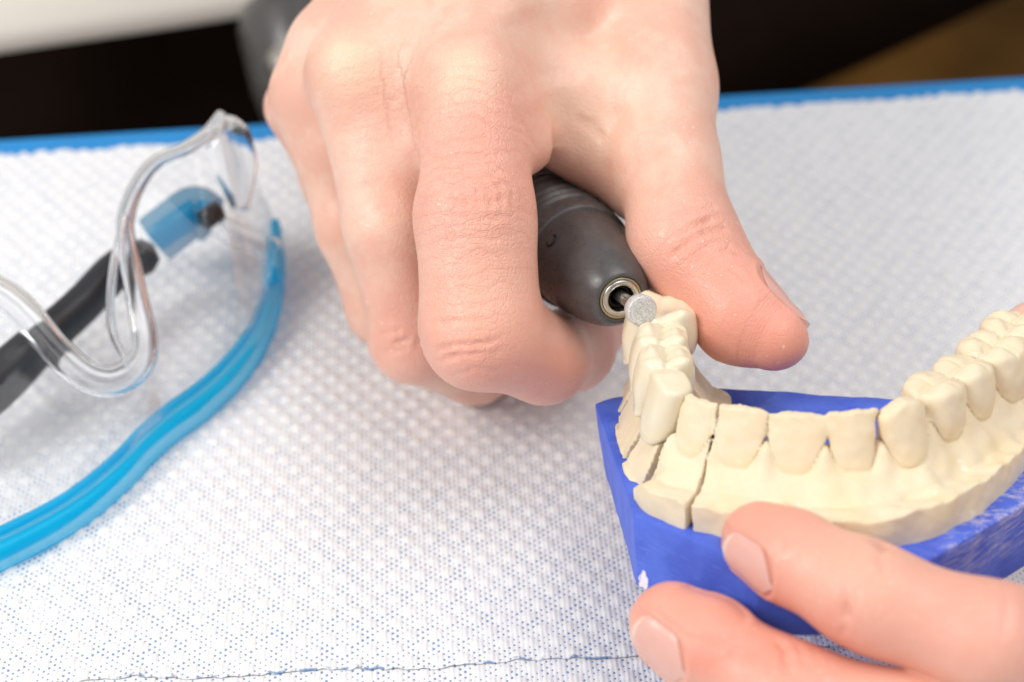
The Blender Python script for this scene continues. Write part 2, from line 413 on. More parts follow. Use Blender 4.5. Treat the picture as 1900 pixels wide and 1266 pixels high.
# grey housing behind the fist
_h = c2w(C(605, 235, 475)); hz = empty('equipment_housing', c2w(C(570, 240, 475)))
ax = np.array([.25, -.9, .1]); V, F = lathe([(-34, 0.1), (-33.5, 9), (-31, 13.5), (-26, 15.5), (-10, 16), (-2, 15), (1.5, 12), (3, 7), (3.2, .1)], C(598, 212, 475), ax, 48)
mesh('shell', V, F, M['housing'], hz)
V, F = lathe([(0, 1.2), (0, 4.4), (1.2, 4.8), (2.6, 4.2), (3, .1)], C(530, 118, 459), np.array([-.45, .2, .87]), 32); mesh('knob', V, F, M['steel'], hz)
V, F = sweep([_h, _h + np.array([.004, .03, -.03]), _h + np.array([.004, .05, -.1]), np.array([_h[0], _h[1] + .05, -.70])], .007, n=20); mesh('post', V, F, M['housing'], hz)
tag(hz, 'dark grey rounded equipment housing half hidden behind the fist knuckles', 'housing')

# ================================================================== DENTAL MODEL (model space, mm)
TH, EL, RO = R(17), R(25), R(2.0)
mz = np.array([0, math.cos(EL), math.sin(EL)]); mb = np.array([0, math.sin(EL), -math.cos(EL)]); mxr = np.array([1.0, 0, 0])
mx = mxr * math.cos(TH) - mb * math.sin(TH); my = mxr * math.sin(TH) + mb * math.cos(TH)
MR = np.stack([mx, my, mz], 1); cr, sr = math.cos(RO), math.sin(RO); MR = np.array([[cr, -sr, 0], [sr, cr, 0], [0, 0, 1]]) @ MR
KM = .91; MORG = C(1426, 763, 297 * KM)
m2c = lambda p: MORG + (np.asarray(p, float) * KM) @ MR.T
m2w = lambda p: c2w(m2c(p))
LP = [(-11.8, 1.6), (-16.8, 6.4), (-19.6, 13), (-21.8, 20), (-23.6, 29.2)]
RP = [(13.2, 1.8), (20.2, 7), (25.4, 14.8), (29.6, 22.6), (34, 32), (37.3, 41)]
ARC = catmull([(-26, 49), (-25.2, 40)] + LP[::-1] + [(-4.7, 0), (4.7, 0)] + RP + [(39, 51)], 40)
_l = np.concatenate([[0], np.cumsum(np.linalg.norm(np.diff(ARC, axis=0), axis=1))]); _q = np.linspace(0, _l[-1], int(_l[-1] / .4))
ARC = np.stack([np.interp(_q, _l, ARC[:, 0]), np.interp(_q, _l, ARC[:, 1])], 1)
AT = np.gradient(ARC, axis=0); AT /= np.linalg.norm(AT, axis=1)[:, None]; AN = np.stack([AT[:, 1], -AT[:, 0]], 1)   # outward
AK = np.clip((np.gradient(AN, axis=0) * AT).sum(1) / np.linalg.norm(np.gradient(ARC, axis=0), axis=1), -.2, .2); AK = np.convolve(np.pad(AK, 3, 'edge'), np.ones(7) / 7, 'valid')
AS = np.concatenate([[0], np.cumsum(np.linalg.norm(np.diff(ARC, axis=0), axis=1))])
def arcq(P):
    d = (ARC ** 2).sum(1)[None] - 2 * P[:, :2] @ ARC.T; i = d.argmin(1); q = P[:, :2] - ARC[i]
    v = (q * AN[i]).sum(1)
    return AS[i] + (q * AT[i]).sum(1) / np.clip(1 + v * AK[i], .35, 4), v
def arcs(x, y): return arcq(np.array([[x, y, 0.0]]))[0][0]
TEETH = [  # name, x, y, width, kind, ztop
    ('incisor', *LP[0], 7.2, 'lat', -.2), ('incisor', -4.7, 0, 9.42, 'inc', .1), ('incisor', 4.7, 0, 9.35, 'inc', -.1), ('incisor', *RP[0], 7.5, 'lat', .3),
    ('canine', *RP[1], 9.2, 'can', 1.3), ('premolar', *RP[2], 9.6, 'pre', .9), ('premolar', *RP[3], 9.6, 'pre', 1.0),
    ('molar', *RP[4], 11.8, 'mol', 1.0), ('molar', *RP[5], 11, 'mol', 1.5)]
CROWNS = [('crown', *LP[1], 8.8, 'ccan', 1.9), ('crown', *LP[2], 8.2, 'cpre', 2.7), ('crown', *LP[3], 8.4, 'cpre', 3.3), ('crown', *LP[4], 12, 'cmol', 4.2)]
def tooth_sdf(P, s, v, T):
    name, x, y, wd, kind, zt = T; u = s - arcs(x, y); z = P[:, 2] - zt
    t = np.clip(-z / 10.0, 0, 1.6); h = wd / 2
    if kind in ('inc', 'lat'):
        hw = h * (1.0 - .25 * t ** 1.2); ht = .8 + 2.7 * np.minimum(t, 1.2); vc = -.4 + 1.2 * t - .35 * t * t + .0 * u
        ht = np.maximum(ht - .021 * u * u, .5)
        top = z - (-.06 * np.abs(u) ** 1.6 * .3 + .10 * np.sin(u * 1.7 + x) + .05 * np.sin(u * 5.1 + 2 * x))
        n = 5.0; rk = .3
    elif kind == 'can':
        hw = h * (1.02 - .28 * t ** 1.3); ht = 1.4 + 2.9 * np.minimum(t, 1); vc = .3 + 1.0 * t - .5 * t * t
        top = z + .32 * np.abs(u) ** 1.25; n = 2.5; rk = 1.2
    elif kind in ('pre', 'mol'):
        hw = h * (.96 + .12 * np.sin(np.minimum(t, 1) * 3.1) - .14 * t); ht = (4.9 if kind == 'pre' else 5.8) * (.9 + .15 * np.sin(np.minimum(t, 1) * 2.8)); vc = -.8 + .5 * t
        vv = v - vc
        if kind == 'pre': occ = 1.1 * np.exp(-((vv - 2.5) ** 2 / 3.2 + u * u / 6)) + .8 * np.exp(-((vv + 2.5) ** 2 / 3 + u * u / 6)) - .5 * np.exp(-(vv / .5) ** 2) - .25 * np.exp(-((u - vv * .3) / .45) ** 2)
        else: occ = sum(1.0 * np.exp(-((vv - a) ** 2 / 3.2 + (u - b) ** 2 / 3.4)) for a in (2.6, -2.6) for b in (2.4, -2.4)) - .55 * np.exp(-((vv + .3 * np.sin(u * 2)) / .5) ** 2) - .5 * np.exp(-((u + .25 * vv) / .45) ** 2)
        top = z - occ + .7; n = 2.7; rk = 1.3
    elif kind == 'ccan':
        hw = h * (1.0 - .25 * t ** 1.2); ht = 2.7 + 1.7 * np.minimum(t, 1); vc = .5 + 1.2 * t - .5 * t * t
        top = z + .16 * np.abs(u + .4) ** 1.5 + .12 * np.maximum(-v, 0); n = 3.0; rk = 1.0
    elif kind in ('cpre', 'cmol'):
        m = kind == 'cmol'; hw = h * (.97 + .06 * np.sin(np.minimum(t, 1) * 3.1) - .22 * np.maximum(t - .3, 0)); ht = (6.4 if m else 4.9) * (.86 + .2 * np.sin(np.minimum(t, 1) * 2.6)); vc = -.2 + .9 * t
        vv = v - vc
        if m: occ = .75 * np.exp(-((vv - 3.2) / 1.5) ** 2) + .75 * np.exp(-((vv + 3.4) / 1.4) ** 2) + .6 * np.exp(-((np.abs(u) - 4) / 1.3) ** 2) - .35 * np.exp(-(vv / .8) ** 2)
        else: occ = 1.5 * np.exp(-((vv - 2.4) ** 2 / 2.0 + (u + .5) ** 2 / 5)) + 1.1 * np.exp(-((vv + 2.2) ** 2 / 1.5 + (u - .3) ** 2 / 4)) + .5 * np.exp(-((np.abs(u) - 2.6) / .9) ** 2) - .6 * np.exp(-((vv - .1 * u) / .6) ** 2)
        top = z - occ + .9; n = 3.0; rk = 1.1
    q = ((np.abs(u) / hw) ** n + (np.abs(v - vc) / ht) ** n) ** (1 / n)
    side = (q - 1) * np.minimum(hw, ht) * .9
    d = smax(side, top * .85, rk)
    if kind[0] == 'c' and kind != 'can':                                     # a crown ends at its margin, lower on the cheek side
        d = smax(d, (-(z + 10.6 + .24 * np.clip(v, -4, 5) - .10 * u * u)) * .85, .9)
    else: d = smax(d, -(z + 14.5), .5)
    return d
SC = [arcs(t[1], t[2]) for t in TEETH] ; SCC = [arcs(t[1], t[2]) for t in CROWNS]
ALLS = np.array(sorted(SC + SCC)); MID = (ALLS[1:] + ALLS[:-1]) / 2
SCUT = (arcs(*LP[0]) + arcs(-4.7, 0)) / 2 + .1                           # saw cut beside the centre incisor
CUTS = [SCUT, (arcs(*LP[1]) + arcs(*LP[0])) / 2 - .2, (arcs(*LP[2]) + arcs(*LP[1])) / 2, (arcs(*LP[4]) + arcs(*LP[3])) / 2 - .5]
SE = AS[-1]
def vout(s): return np.interp(s, [0, arcs(-25.2, 40), arcs(*LP[3]), arcs(*LP[1]), arcs(*LP[0]), arcs(-4.7, 0), arcs(*RP[0]), arcs(*RP[2]), arcs(*RP[4]), SE], [6.0, 7.0, 7.8, 8.4, 12.3, 13.0, 13.8, 12.2, 9.5, 8])
def gum_sdf(P, s, v):
    z = P[:, 2]; vo = vout(s) + .25 * wob(P, .5, 21)
    left = s < SCUT
    pap = np.min(np.abs(s[:, None] - MID[None]), 1); pk = np.exp(-(pap / 1.5) ** 2)
    f = np.clip(v / np.maximum(vo, 1), -1, 1.1)
    top = np.interp(v, [-13, -9, -5.5, -3, 0, 2.6, 4.4, 6.5, 8.3, 10, 14, 20], [-17, -15.2, -10.2, -8.2, -7.6, -8.3, -9.6, -11.0, -12.0, -11.9, -11.4, -11.4])
    top = top + pk * 2.8 * np.exp(-((v - 1.2) / 3.0) ** 2) + 2.0 * sstep(s, arcs(*RP[0]), arcs(*RP[2])) * np.exp(-((v - 2) / 5) ** 2) + .35 * wob(P * np.array([1, 1, .2]), .55, 33) * np.exp(-((v - 6) / 5) ** 2) + .25 * wob(P, 1.1, 34) * sstep(v, 3, 6)
    # sawn dies on the bridge side: ditched necks, steep trimmed cheeks
    dl = sstep(SCUT - .4 - s, 4.2, 8.0)
    topd = np.interp(v, [-13, -9, -5.5, -2.5, 2.5, 4.0, 5.6, 7.4, 20], [-17, -15, -10.6, -7.6, -7.4, -8.8, -12.2, -16.0, -17.0]) + .5 * wob(P, .7, 40)
    top = top * (1 - dl) + topd * dl
    d = smax((z - top) * .72, v - vo, .5); d = smax(d, -12.5 - v, .6); d = smax(d, -(z + 19), .3)
    d = smax(d, s - SE + 1.5, .4); d = smax(d, arcs(-25, 36.5) - s, .8)
    for i, c in enumerate(CUTS):
        wd = .22 + (0 if i == 0 else .26) + (.05 if i == 0 else .05) * np.maximum(-z - 9, 0) * (1 if i else .35); q = s - c + .05 * np.sin(z * 1.3 + i) + (.35 * sstep(z, -13, -11) if i == 0 else 0)
        d = smax(d, wd - np.abs(q), .25)
    return d
def bridge_core(P, s, v):
    ds = [tooth_sdf(P, s, v, T) for T in CROWNS]; out = ds[0]
    for d in ds[1:]: out = smin(out, d, .55)
    return out
def plaster_sdf(P, lab=False):
    s, v = arcq(P); g = gum_sdf(P, s, v); ds = []
    for i, T in enumerate(TEETH):
        d = tooth_sdf(P, s, v, T)
        d = smax(d, .16 - np.abs(s - SCUT), .15) if i < 2 else d
        ds.append(d)
    out = g
    tt = ds[0]
    for d in ds[1:]: tt = np.minimum(tt, d)
    bl = 1.3
    out = smin(g, tt, bl)
    # groove that outlines each tooth at the gum
    out = out + .26 * np.exp(-((g - tt) / .35) ** 2) * (P[:, 2] < -4)
    m = (s < SCUT) & (np.abs(out) < 4)
    if m.any(): out[m] = smax(out[m], -(bridge_core(P[m], s[m], v[m]) - .02), .12)
    out = out - .07 * wob(P, .9, 52) - .05 * wob(P, 1.6, 50) - .018 * wob(P, 3.5, 51)
    if lab: return np.stack([g] + ds, 1), s
    return out
V, F = isosurf(plaster_sdf, (-38, -17, -19.6), (51, 51, 4), .42)
NRM = grad(lambda P: np.concatenate([plaster_sdf(P[i:i + 60000]) for i in range(0, len(P), 60000)]), V) @ (CM @ MR).T
lab = []; 
for i in range(0, len(V), 60000):
    ds, s = plaster_sdf(V[i:i + 60000], True); k = ds.argmin(1)
    dn = np.zeros(len(s), int)
    for c in CUTS: dn += s < c
    lab.append(np.where((k == 0) | (k == 1) & (dn == 0), np.where(dn > 0, 100 + dn, 0), k))
lab = np.concatenate(lab); fl_ = lab[F]; flab = np.sort(fl_, 1)[:, 1]

root = empty('dental_model', m2w((0, 15, -32)))
tag(root, 'cream plaster tooth arch on an angular blue base held by two fingertips', 'dental model')
def part(name, mask, mat, parent):
    f = F[mask]; ui, inv = np.unique(f, return_inverse=True); return mesh(name, m2w(V[ui]), inv.reshape(f.shape), mat, parent, normals=NRM[ui])
part('plaster_arch', flab == 0, M['plaster'], root)
for i, T in enumerate(TEETH):
    if (flab == i + 1).sum(): part(T[0], flab == i + 1, M['plaster'], root)
for k in range(1, 6):
    if (flab == 100 + k).sum() > 20: part('die', flab == 100 + k, M['plaster'], root)
# bridge of four glossy crowns
br = empty('dental_bridge', m2w((-23, 18, -10)))
tag(br, 'glossy ivory bridge of four joined crowns seated on the sawn dies by the burr', 'dental bridge')
def bridge_sdf(P, lab=False):
    s, v = arcq(P); ds = [tooth_sdf(P, s, v, T) for T in CROWNS]
    out = ds[0]
    for d in ds[1:]: out = smin(out, d, .55)
    out = out - .03 * wob(P, 1.4, 60)
    return np.stack(ds, 1) if lab else out
V, F = isosurf(bridge_sdf, (-34, -2, -13), (-7, 40, 7), .36)
NRM = grad(bridge_sdf, V) @ (CM @ MR).T
fl_ = bridge_sdf(V, True).argmin(1)[F]; flab = np.sort(fl_, 1)[:, 1]
for i in range(4): part('crown', flab == i, M['crown'], br)

# blue base: trimmed facets
def base_mesh():
    top = [(-35.5, 26.6), (-33.5, 29.5), (-15, 39.0), (-3, 40.6), (30, 43.4), (44, 40), (46, 16), (27, -12), (2.0, -19.5), (-20.0, -10.0)]
    bot = [(-33.5, 26), (-31.5, 28), (-14, 37.5), (-3, 38.5), (30, 41.5), (43, 39), (45, 15), (26.5, -13), (2.0, -20.5), (-19.3, -10.6)]
    zt = [-15.8, -15.8, -16.4, -16.6, -17, -17, -16.8, -17.2, -17.2, -16.2]
    import bmesh
    bm = bmesh.new()
    a = [bm.verts.new((x, y, z)) for (x, y), z in zip(top, zt)]; b = [bm.verts.new((x, y, -29.6)) for x, y in bot]; n = len(a)
    bm.faces.new(a[::-1][::-1]); bm.faces.new(b[::-1])
    for i in range(n): bm.faces.new((a[i], b[i], b[(i + 1) % n], a[(i + 1) % n]))
    bmesh.ops.recalc_face_normals(bm, faces=bm.faces)
    bmesh.ops.bevel(bm, geom=list(bm.edges), offset=.45, segments=2, affect='EDGES', profile=.6)
    bmesh.ops.triangulate(bm, faces=[f for f in bm.faces if len(f.verts) > 4])
    for _ in range(4):
        e = [x for x in bm.edges if x.calc_length() > 2.0]
        bmesh.ops.subdivide_edges(bm, edges=e, cuts=1, use_grid_fill=True)
        bmesh.ops.triangulate(bm, faces=[f for f in bm.faces if len(f.verts) > 4])
    bm.verts.ensure_lookup_table(); bm.normal_update()
    P = np.array([v.co for v in bm.verts]); Nn = np.array([v.normal for v in bm.verts]); Fc = [[v.index for v in f.verts] for f in bm.faces]; bm.free()
    P = P + Nn * (.10 * wob(P, .45, 70) + .06 * wob(P, 1.2, 71))[:, None]
    up = (P[:, 2] > -18.5) & (Nn[:, 2] > .5)                                 # chipped hollows on the back of the deck
    for cx, cy, r, dp in ((-11.5, 34.8, 3.0, 1.8), (-8, 36.8, 2.2, 1.2), (9.5, 37.6, 1.3, .9)):
        P[:, 2] -= up * dp * np.exp(-(((P[:, 0] - cx) / r) ** 2 + ((P[:, 1] - cy) / r * 1.6) ** 2) ** 2)
    return P, Fc
P, Fc = base_mesh()
sc_ = sstep(P[:, 0], 26, 33) * sstep(P[:, 2], -28, -20)
ch = 1.25 - np.linalg.norm((P - np.array([-18.6, -11.8, -27.6])) / np.array([1.1, 1.1, 2.4]), axis=1) * .55
mesh('base', m2w(P), Fc, M['blue'], root, attrs=dict(scuff=sc_, chip=np.maximum(ch, 0)), sharp=24)

# ================================================================== HANDPIECE AND BURR
HN = C(1153, 555, 300); HAX = np.array([-.32, .386, -.863]); HAX /= np.linalg.norm(HAX)
hp = empty('rotary_handpiece', c2w(HN + HAX * 40)); tag(hp, 'dark grey rotary handpiece with ribbed grip pushed through the closed fist', 'handpiece')
prof = [(.5, 3.62), (.15, 3.8), (.12, 4.05), (.5, 4.5), (1.3, 5.15), (2.6, 5.85), (4.5, 6.6), (7.5, 7.45), (11, 8.05), (15, 8.6), (18.6, 9.0), (19.0, 9.0)]
V, F = lathe(prof, HN, HAX, 96); nc = mesh('nose_cone', V, F, M['rubber'], hp)
prof = [(19.0, 8.8), (19.05, 9.35), (19.4, 9.55), (20.2, 9.6), (23.0, 9.7)]
t = 23.0
while t < 56:
    prof += [(t + .2, 9.7), (t + .5, 9.05), (t + 1.0, 8.95), (t + 1.4, 9.1), (t + 1.7, 9.75), (t + 2.1, 9.85)]; t += 2.3
prof += [(60, 9.6), (75, 9.4), (100, 9.0), (118, 7.5), (120, 4), (120, .1)]
V, F = lathe(prof, HN, HAX, 96); mesh('grip', V, F, M['grip'], hp)
V, F = lathe([(.9, 3.55), (.35, 3.62), (.22, 3.54), (.2, 3.25), (.4, 3.15)], HN, HAX, 72); mesh('trim_ring', V, F, M['brass'], hp)
V, F = lathe([(.45, 3.2), (.16, 3.15), (.02, 3.0), (.0, 2.38), (.15, 2.25), (1.2, 2.15), (3, 2.0)], HN, HAX, 72); mesh('collet_ring', V, F, M['steel'], hp)
V, F = lathe([(1.4, 2.12), (1.2, 1.9), (1.0, 1.75), (1.3, 1.45), (3.2, 1.3), (6, 1.2), (6, .1)], HN, HAX, 48); mesh('collet_jaws', V, F, M['dark'], hp)
# small set screw on the nose
e1 = np.cross(HAX, [0, 0, 1]); e1 /= np.linalg.norm(e1); e2 = np.cross(HAX, e1)
def _px(q):
    p = HN + HAX * 15.2 + (e1 * math.cos(q) + e2 * math.sin(q)) * 8.6
    return math.hypot(p[0] / -p[2] * FPX + W0 / 2 - 1012, H0 / 2 - p[1] / -p[2] * FPX - 438)
best = min((_px(q), q) for q in np.linspace(0, 6.28, 300))
rad = e1 * math.cos(best[1]) + e2 * math.sin(best[1])
V, F = lathe([(-.6, 1.15), (.08, 1.15), (.12, .95), (-.25, .85), (-.3, .05)], HN + HAX * 15.2 + rad * 8.6, rad, 28); mesh('set_screw', V, F, M['dark'], nc)
bu = empty('grinding_burr', c2w(HN - HAX * 4)); tag(bu, 'small steel burr with grey diamond disc tip mounted in the handpiece', 'burr')
BAX = C(1193, 578, 292) - (HN + HAX * 3); BAX /= np.linalg.norm(BAX)
L0 = np.linalg.norm(C(1193, 578, 292) - (HN + HAX * 3))
V, F = lathe([(-4, 1.0), (L0 * .55, 1.0), (L0 * .62, .85), (L0 - 2.0, .8)], HN + HAX * 3, BAX, 32); mesh('shank', V, F, M['steel'], bu)
V, F = lathe([(L0 - 2.3, .7), (L0 - 2.15, 2.1), (L0 - 1.9, 2.42), (L0 - 1.2, 2.52), (L0 - .25, 2.5), (L0 - .05, 2.38), (L0, 2.15), (L0 - .03, .9), (L0 - .06, .02)], HN + HAX * 3, BAX, 56); mesh('disc', V, F, M['grit'], bu)

# ================================================================== HANDS (camera space, mm)
def J(px, py, d, rpx): return C(px, py, d), rpx / FPX * d
class Hand:
    def __init__(s, fingers, palm, kf, kp):
        s.fingers = {k: [J(*q) for q in v] for k, v in fingers.items()}; s.palm = [[J(*q) for q in v] for v in palm]; s.kf, s.kp = kf, kp; s.bumps = []; s.grooves = []; s.nails = []
    def chain(s, P, ch, k):
        out = None
        for (a, ra), (b, rb) in zip(ch[:-1], ch[1:]):
            d, _ = seg(P, a, b, ra, rb); out = d if out is None else smin(out, d, k)
        return out
    def sdf(s, P):
        pal = None
        for ch in s.palm:
            d = s.chain(P, ch, 5.0); pal = d if pal is None else smin(pal, d, s.kp)
        fin = None
        for nme, ch in s.fingers.items():
            d = s.chain(P, ch, 4.0 if nme != 'thumb' else 5.0); fin = d if fin is None else smin(fin, d, s.kf)
        out = smin(pal, fin, 6.5)
        for c, r, amp in s.bumps: out = out - amp * np.exp(-((P - c) ** 2).sum(1) / (r * r))
        for a, b, wd, dep in s.grooves:
            d, t = seg(P, a, b, 0, 0); out = out + dep * np.exp(-(d / wd) ** 2) * np.clip(4 * t * (1 - t) * 1.5 + .15, 0, 1)
        return out
    def along(s, P):
        best = np.full(len(P), 1e9); u = np.zeros(len(P))
        for ch in list(s.fingers.values()) + s.palm:
            L = 0
            for (a, ra), (b, rb) in zip(ch[:-1], ch[1:]):
                d, t = seg(P, a, b, ra, rb); ln = np.linalg.norm(b - a); m = d < best; best = np.where(m, d, best); u = np.where(m, L + t * ln, u); L += ln
        return u
    def hit(s, o, dirs):
        r = np.full(len(dirs), 2.0)
        for _ in range(30): r = r - s.sdf(o + dirs * r[:, None]) * .8
        return r
    def surf(s, px, py):
        v = C(px, py, 1.0); v = v / np.linalg.norm(v); t = 230.0
        for _ in range(90): t += float(s.sdf((v * t)[None])[0]) * .8
        return v * t
    def nailframe(s, c, tip, dorsal, L, phim):
        a = np.array(tip, float) - c; a /= np.linalg.norm(a); d = np.array(dorsal, float); d -= a * (a @ d); d /= np.linalg.norm(d); return (np.array(c), a, d, np.cross(a, d), L, phim)
    def nail_mesh(s, fr):
        c, a, d, l, L, pm = fr; nt, nf = 30, 25; V, al = [], []
        for i in range(nt):
            t = -1 + 2 * i / (nt - 1); wd = (1 - max(0, -t) ** 2.4 * .86) * (1 - .42 * max(0, (t - .3) / .7) ** 3)
            for k in range(nf):
                q = pm * wd * (-1 + 2 * k / (nf - 1)); dr = d * math.cos(q) + l * math.sin(q)
                tc = t + .16 * (k / (nf - 1) * 2 - 1) ** 2 * (-1 if t > 0 else .6) * abs(t); o = c + a * (min(tc, .62) * L / 2)
                V.append((o, dr, max(0, tc - .62) * L / 2, q / pm)); al.append((t + 1) / 2)
        O = np.array([x[0] for x in V]); D = np.array([x[1] for x in V]); ext = np.array([x[2] for x in V]); qq = np.array([x[3] for x in V])
        r = s.hit(O, D).reshape(nt, nf)
        r = r.ravel(); top = O + D * (r + .0 - .25 * np.abs(qq) ** 4)[:, None] + a * ext[:, None] * .6 - D * (ext * .28)[:, None]
        bot = top - D * .9
        i = np.arange(nt * nf).reshape(nt, nf); n = nt * nf
        F = [tuple(x) for x in np.stack([i[:-1, :-1], i[:-1, 1:], i[1:, 1:], i[1:, :-1]], -1).reshape(-1, 4)]
        F += [tuple(n + x for x in f[::-1]) for f in F]
        rim = list(i[0]) + list(i[1:, -1]) + list(i[-1, -2::-1]) + list(i[-2:0:-1, 0])
        F += [(rim[k], n + rim[k], n + rim[(k + 1) % len(rim)], rim[(k + 1) % len(rim)]) for k in range(len(rim))]
        return np.vstack([top, bot]), F, np.concatenate([al, al])
    def build(s, lo, hi, h, label, blush, pale, wr, ridge, cuts=()):
        V, F = isosurf(s.sdf, lo, hi, h)
        nr = grad(lambda P: np.concatenate([s.sdf(P[i:i + 60000]) for i in range(0, len(P), 60000)]), V)
        V = V + nr * (.16 * wob(V, .16, 80) + .05 * wob(V, .6, 81))[:, None]
        fld = lambda L: sum([amp * np.exp(-((V - c) ** 2).sum(1) / (r * r)) for c, r, amp in L], np.zeros(len(V)))
        for fr in s.nails:                                                   # sink the bed, raise the fold around it
            c, a, d, l, L, pm = fr; q = V - c; t = (q @ a) / (L / 2); ph = np.arctan2(q @ l, q @ d) / pm
            e = np.sqrt(np.maximum(np.abs(t), 0) ** 2.6 + np.abs(ph) ** 2.6 + 1e-9); e = np.where(t > 0, np.maximum(np.abs(ph), t * .8), e)
            near = np.linalg.norm(q, axis=1) < 18
            V = V + nr * (near * (-.40 * (1 - sstep(e, .88, 1.0)) + .16 * np.exp(-((e - 1.1) / .10) ** 2) * (t < .6)))[:, None]
        for pts, wd, dep in cuts:                                            # creases drawn over the skin
            Q = [s.surf(*p) for p in pts]; dd = None; tot = len(Q) - 1
            for i, (a, b) in enumerate(zip(Q[:-1], Q[1:])):
                d, t = seg(V, a, b, 0, 0); t = (i + t) / tot; cur = np.exp(-(d / wd) ** 2) * np.clip(4 * t * (1 - t) * 1.4 + .1, 0, 1); rim = np.exp(-((d - wd * 2.1) / wd) ** 2) * .35
                cur = cur - rim * np.clip(4 * t * (1 - t), 0, 1); dd = cur if dd is None else np.where(np.abs(cur) > np.abs(dd), cur, dd)
            V = V - nr * (dep * dd)[:, None]
        o = mesh('hand', c2w(V), F, M['skin'], attrs=dict(along=s.along(V), blush=np.clip(fld(blush), 0, 1), pale=np.clip(fld(pale), 0, 1), wrinkle=np.clip(fld(wr), 0, 1), ridge=np.clip(fld(ridge), 0, 1)))
        tag(o, label, 'hand')
        for fr in s.nails:
            nv, nf, al = s.nail_mesh(fr); mesh('fingernail', c2w(nv), nf, M['nail'], o, attrs=dict(along=al), sharp=60)
        return o

# ---- the fist round the handpiece
RH = Hand(dict(
    index=[(880, 165, 309, 96), (882, 400, 301, 108), (894, 612, 300, 110), (1010, 665, 313, 80), (1062, 648, 326, 74), (1098, 606, 338, 66)],
    middle=[(662, 135, 321, 84), (725, 420, 319, 84), (768, 628, 325, 80), (880, 675, 345, 72), (960, 610, 358, 62)],
    ring=[(580, 175, 337, 68), (655, 420, 338, 68), (712, 572, 343, 66), (810, 620, 362, 62), (900, 570, 372, 56)],
    pinky=[(553, 198, 352, 52), (612, 340, 355, 50), (668, 470, 362, 50), (760, 520, 374, 48)],
    thumb=[(1222, 160, 322, 100), (1238, 300, 315, 93), (1270, 455, 307, 98), (1372, 586, 300, 84), (1440, 622, 297, 63)]),
    [[(880, 165, 309, 92), (960, -250, 338, 112)], [(662, 135, 321, 80), (880, -260, 342, 105)], [(580, 175, 337, 66), (810, -250, 352, 95)], [(553, 198, 352, 50), (790, -230, 364, 85)],
     [(1222, 160, 322, 100), (1180, -240, 345, 128)], [(960, -250, 340, 115), (940, -480, 356, 165)], [(1160, -240, 345, 120), (980, -480, 356, 160)], [(1000, 20, 326, 96), (1150, -60, 332, 110)],
     [(1000, 150, 321, 84), (1190, 220, 324, 82)], [(1040, 246, 323, 66), (1175, 292, 321, 66)], [(1108, 286, 325, 62), (1186, 345, 319, 62)], [(930, 215, 312, 78), (965, 262, 311, 66)], [(700, 215, 330, 78), (850, 250, 318, 88)], [(762, 60, 322, 88), (778, 275, 319, 80)], [(612, 90, 336, 74), (640, 260, 335, 66)], [(610, 250, 345, 62), (690, 260, 333, 70)], [(690, 120, 330, 82), (860, 130, 316, 92)], [(760, 60, 336, 90), (900, -60, 344, 110)], [(700, 420, 378, 90), (860, 100, 372, 130)]],
    .9, 9.0)
RH.bumps = [(C(866, 138, 300), 9.5, 1.5), (C(652, 118, 312), 8.5, 1.8), (C(572, 170, 330), 6, 1.2), (C(528, 190, 347), 6, 1.2), (C(860, 650, 291), 6, .5)]
# tendon lines and hollows on the back of the hand
RH.grooves = [(C(770, 40, 308), C(760, 260, 311), 7.0, .2), (C(610, 70, 325), C(640, 330, 325), 3.6, .9), (C(1000, 20, 306), C(1010, 170, 310), 9, 1.0),
              (C(1172, 190, 315), C(1150, 330, 317), 3.4, .7), (C(1042, 235, 310), C(1036, 290, 313), 2.2, .8)]
for y, dpt in ((636, .30), (656, .42), (590, .22)): RH.grooves.append((C(800, y + 12, 292), C(935, y - 8, 291), .7, dpt))
for x0, y0, x1, y1, wd, dp in ((1268, 445, 1320, 405, .8, .35), (1300, 425, 1352, 418, .8, .25), (1250, 470, 1276, 452, .7, .25), (725, 640, 790, 634, .6, .35), (720, 655, 792, 652, .6, .25)):
    RH.grooves.append((C(x0, y0, 298 if x0 > 1000 else 317), C(x1, y1, 299 if x1 > 1000 else 317), wd, dp))
RH.nails = [RH.nailframe(C(1426, 606, 298), C(1508, 655, 296), (.50, .82, .06), 13, .72)]
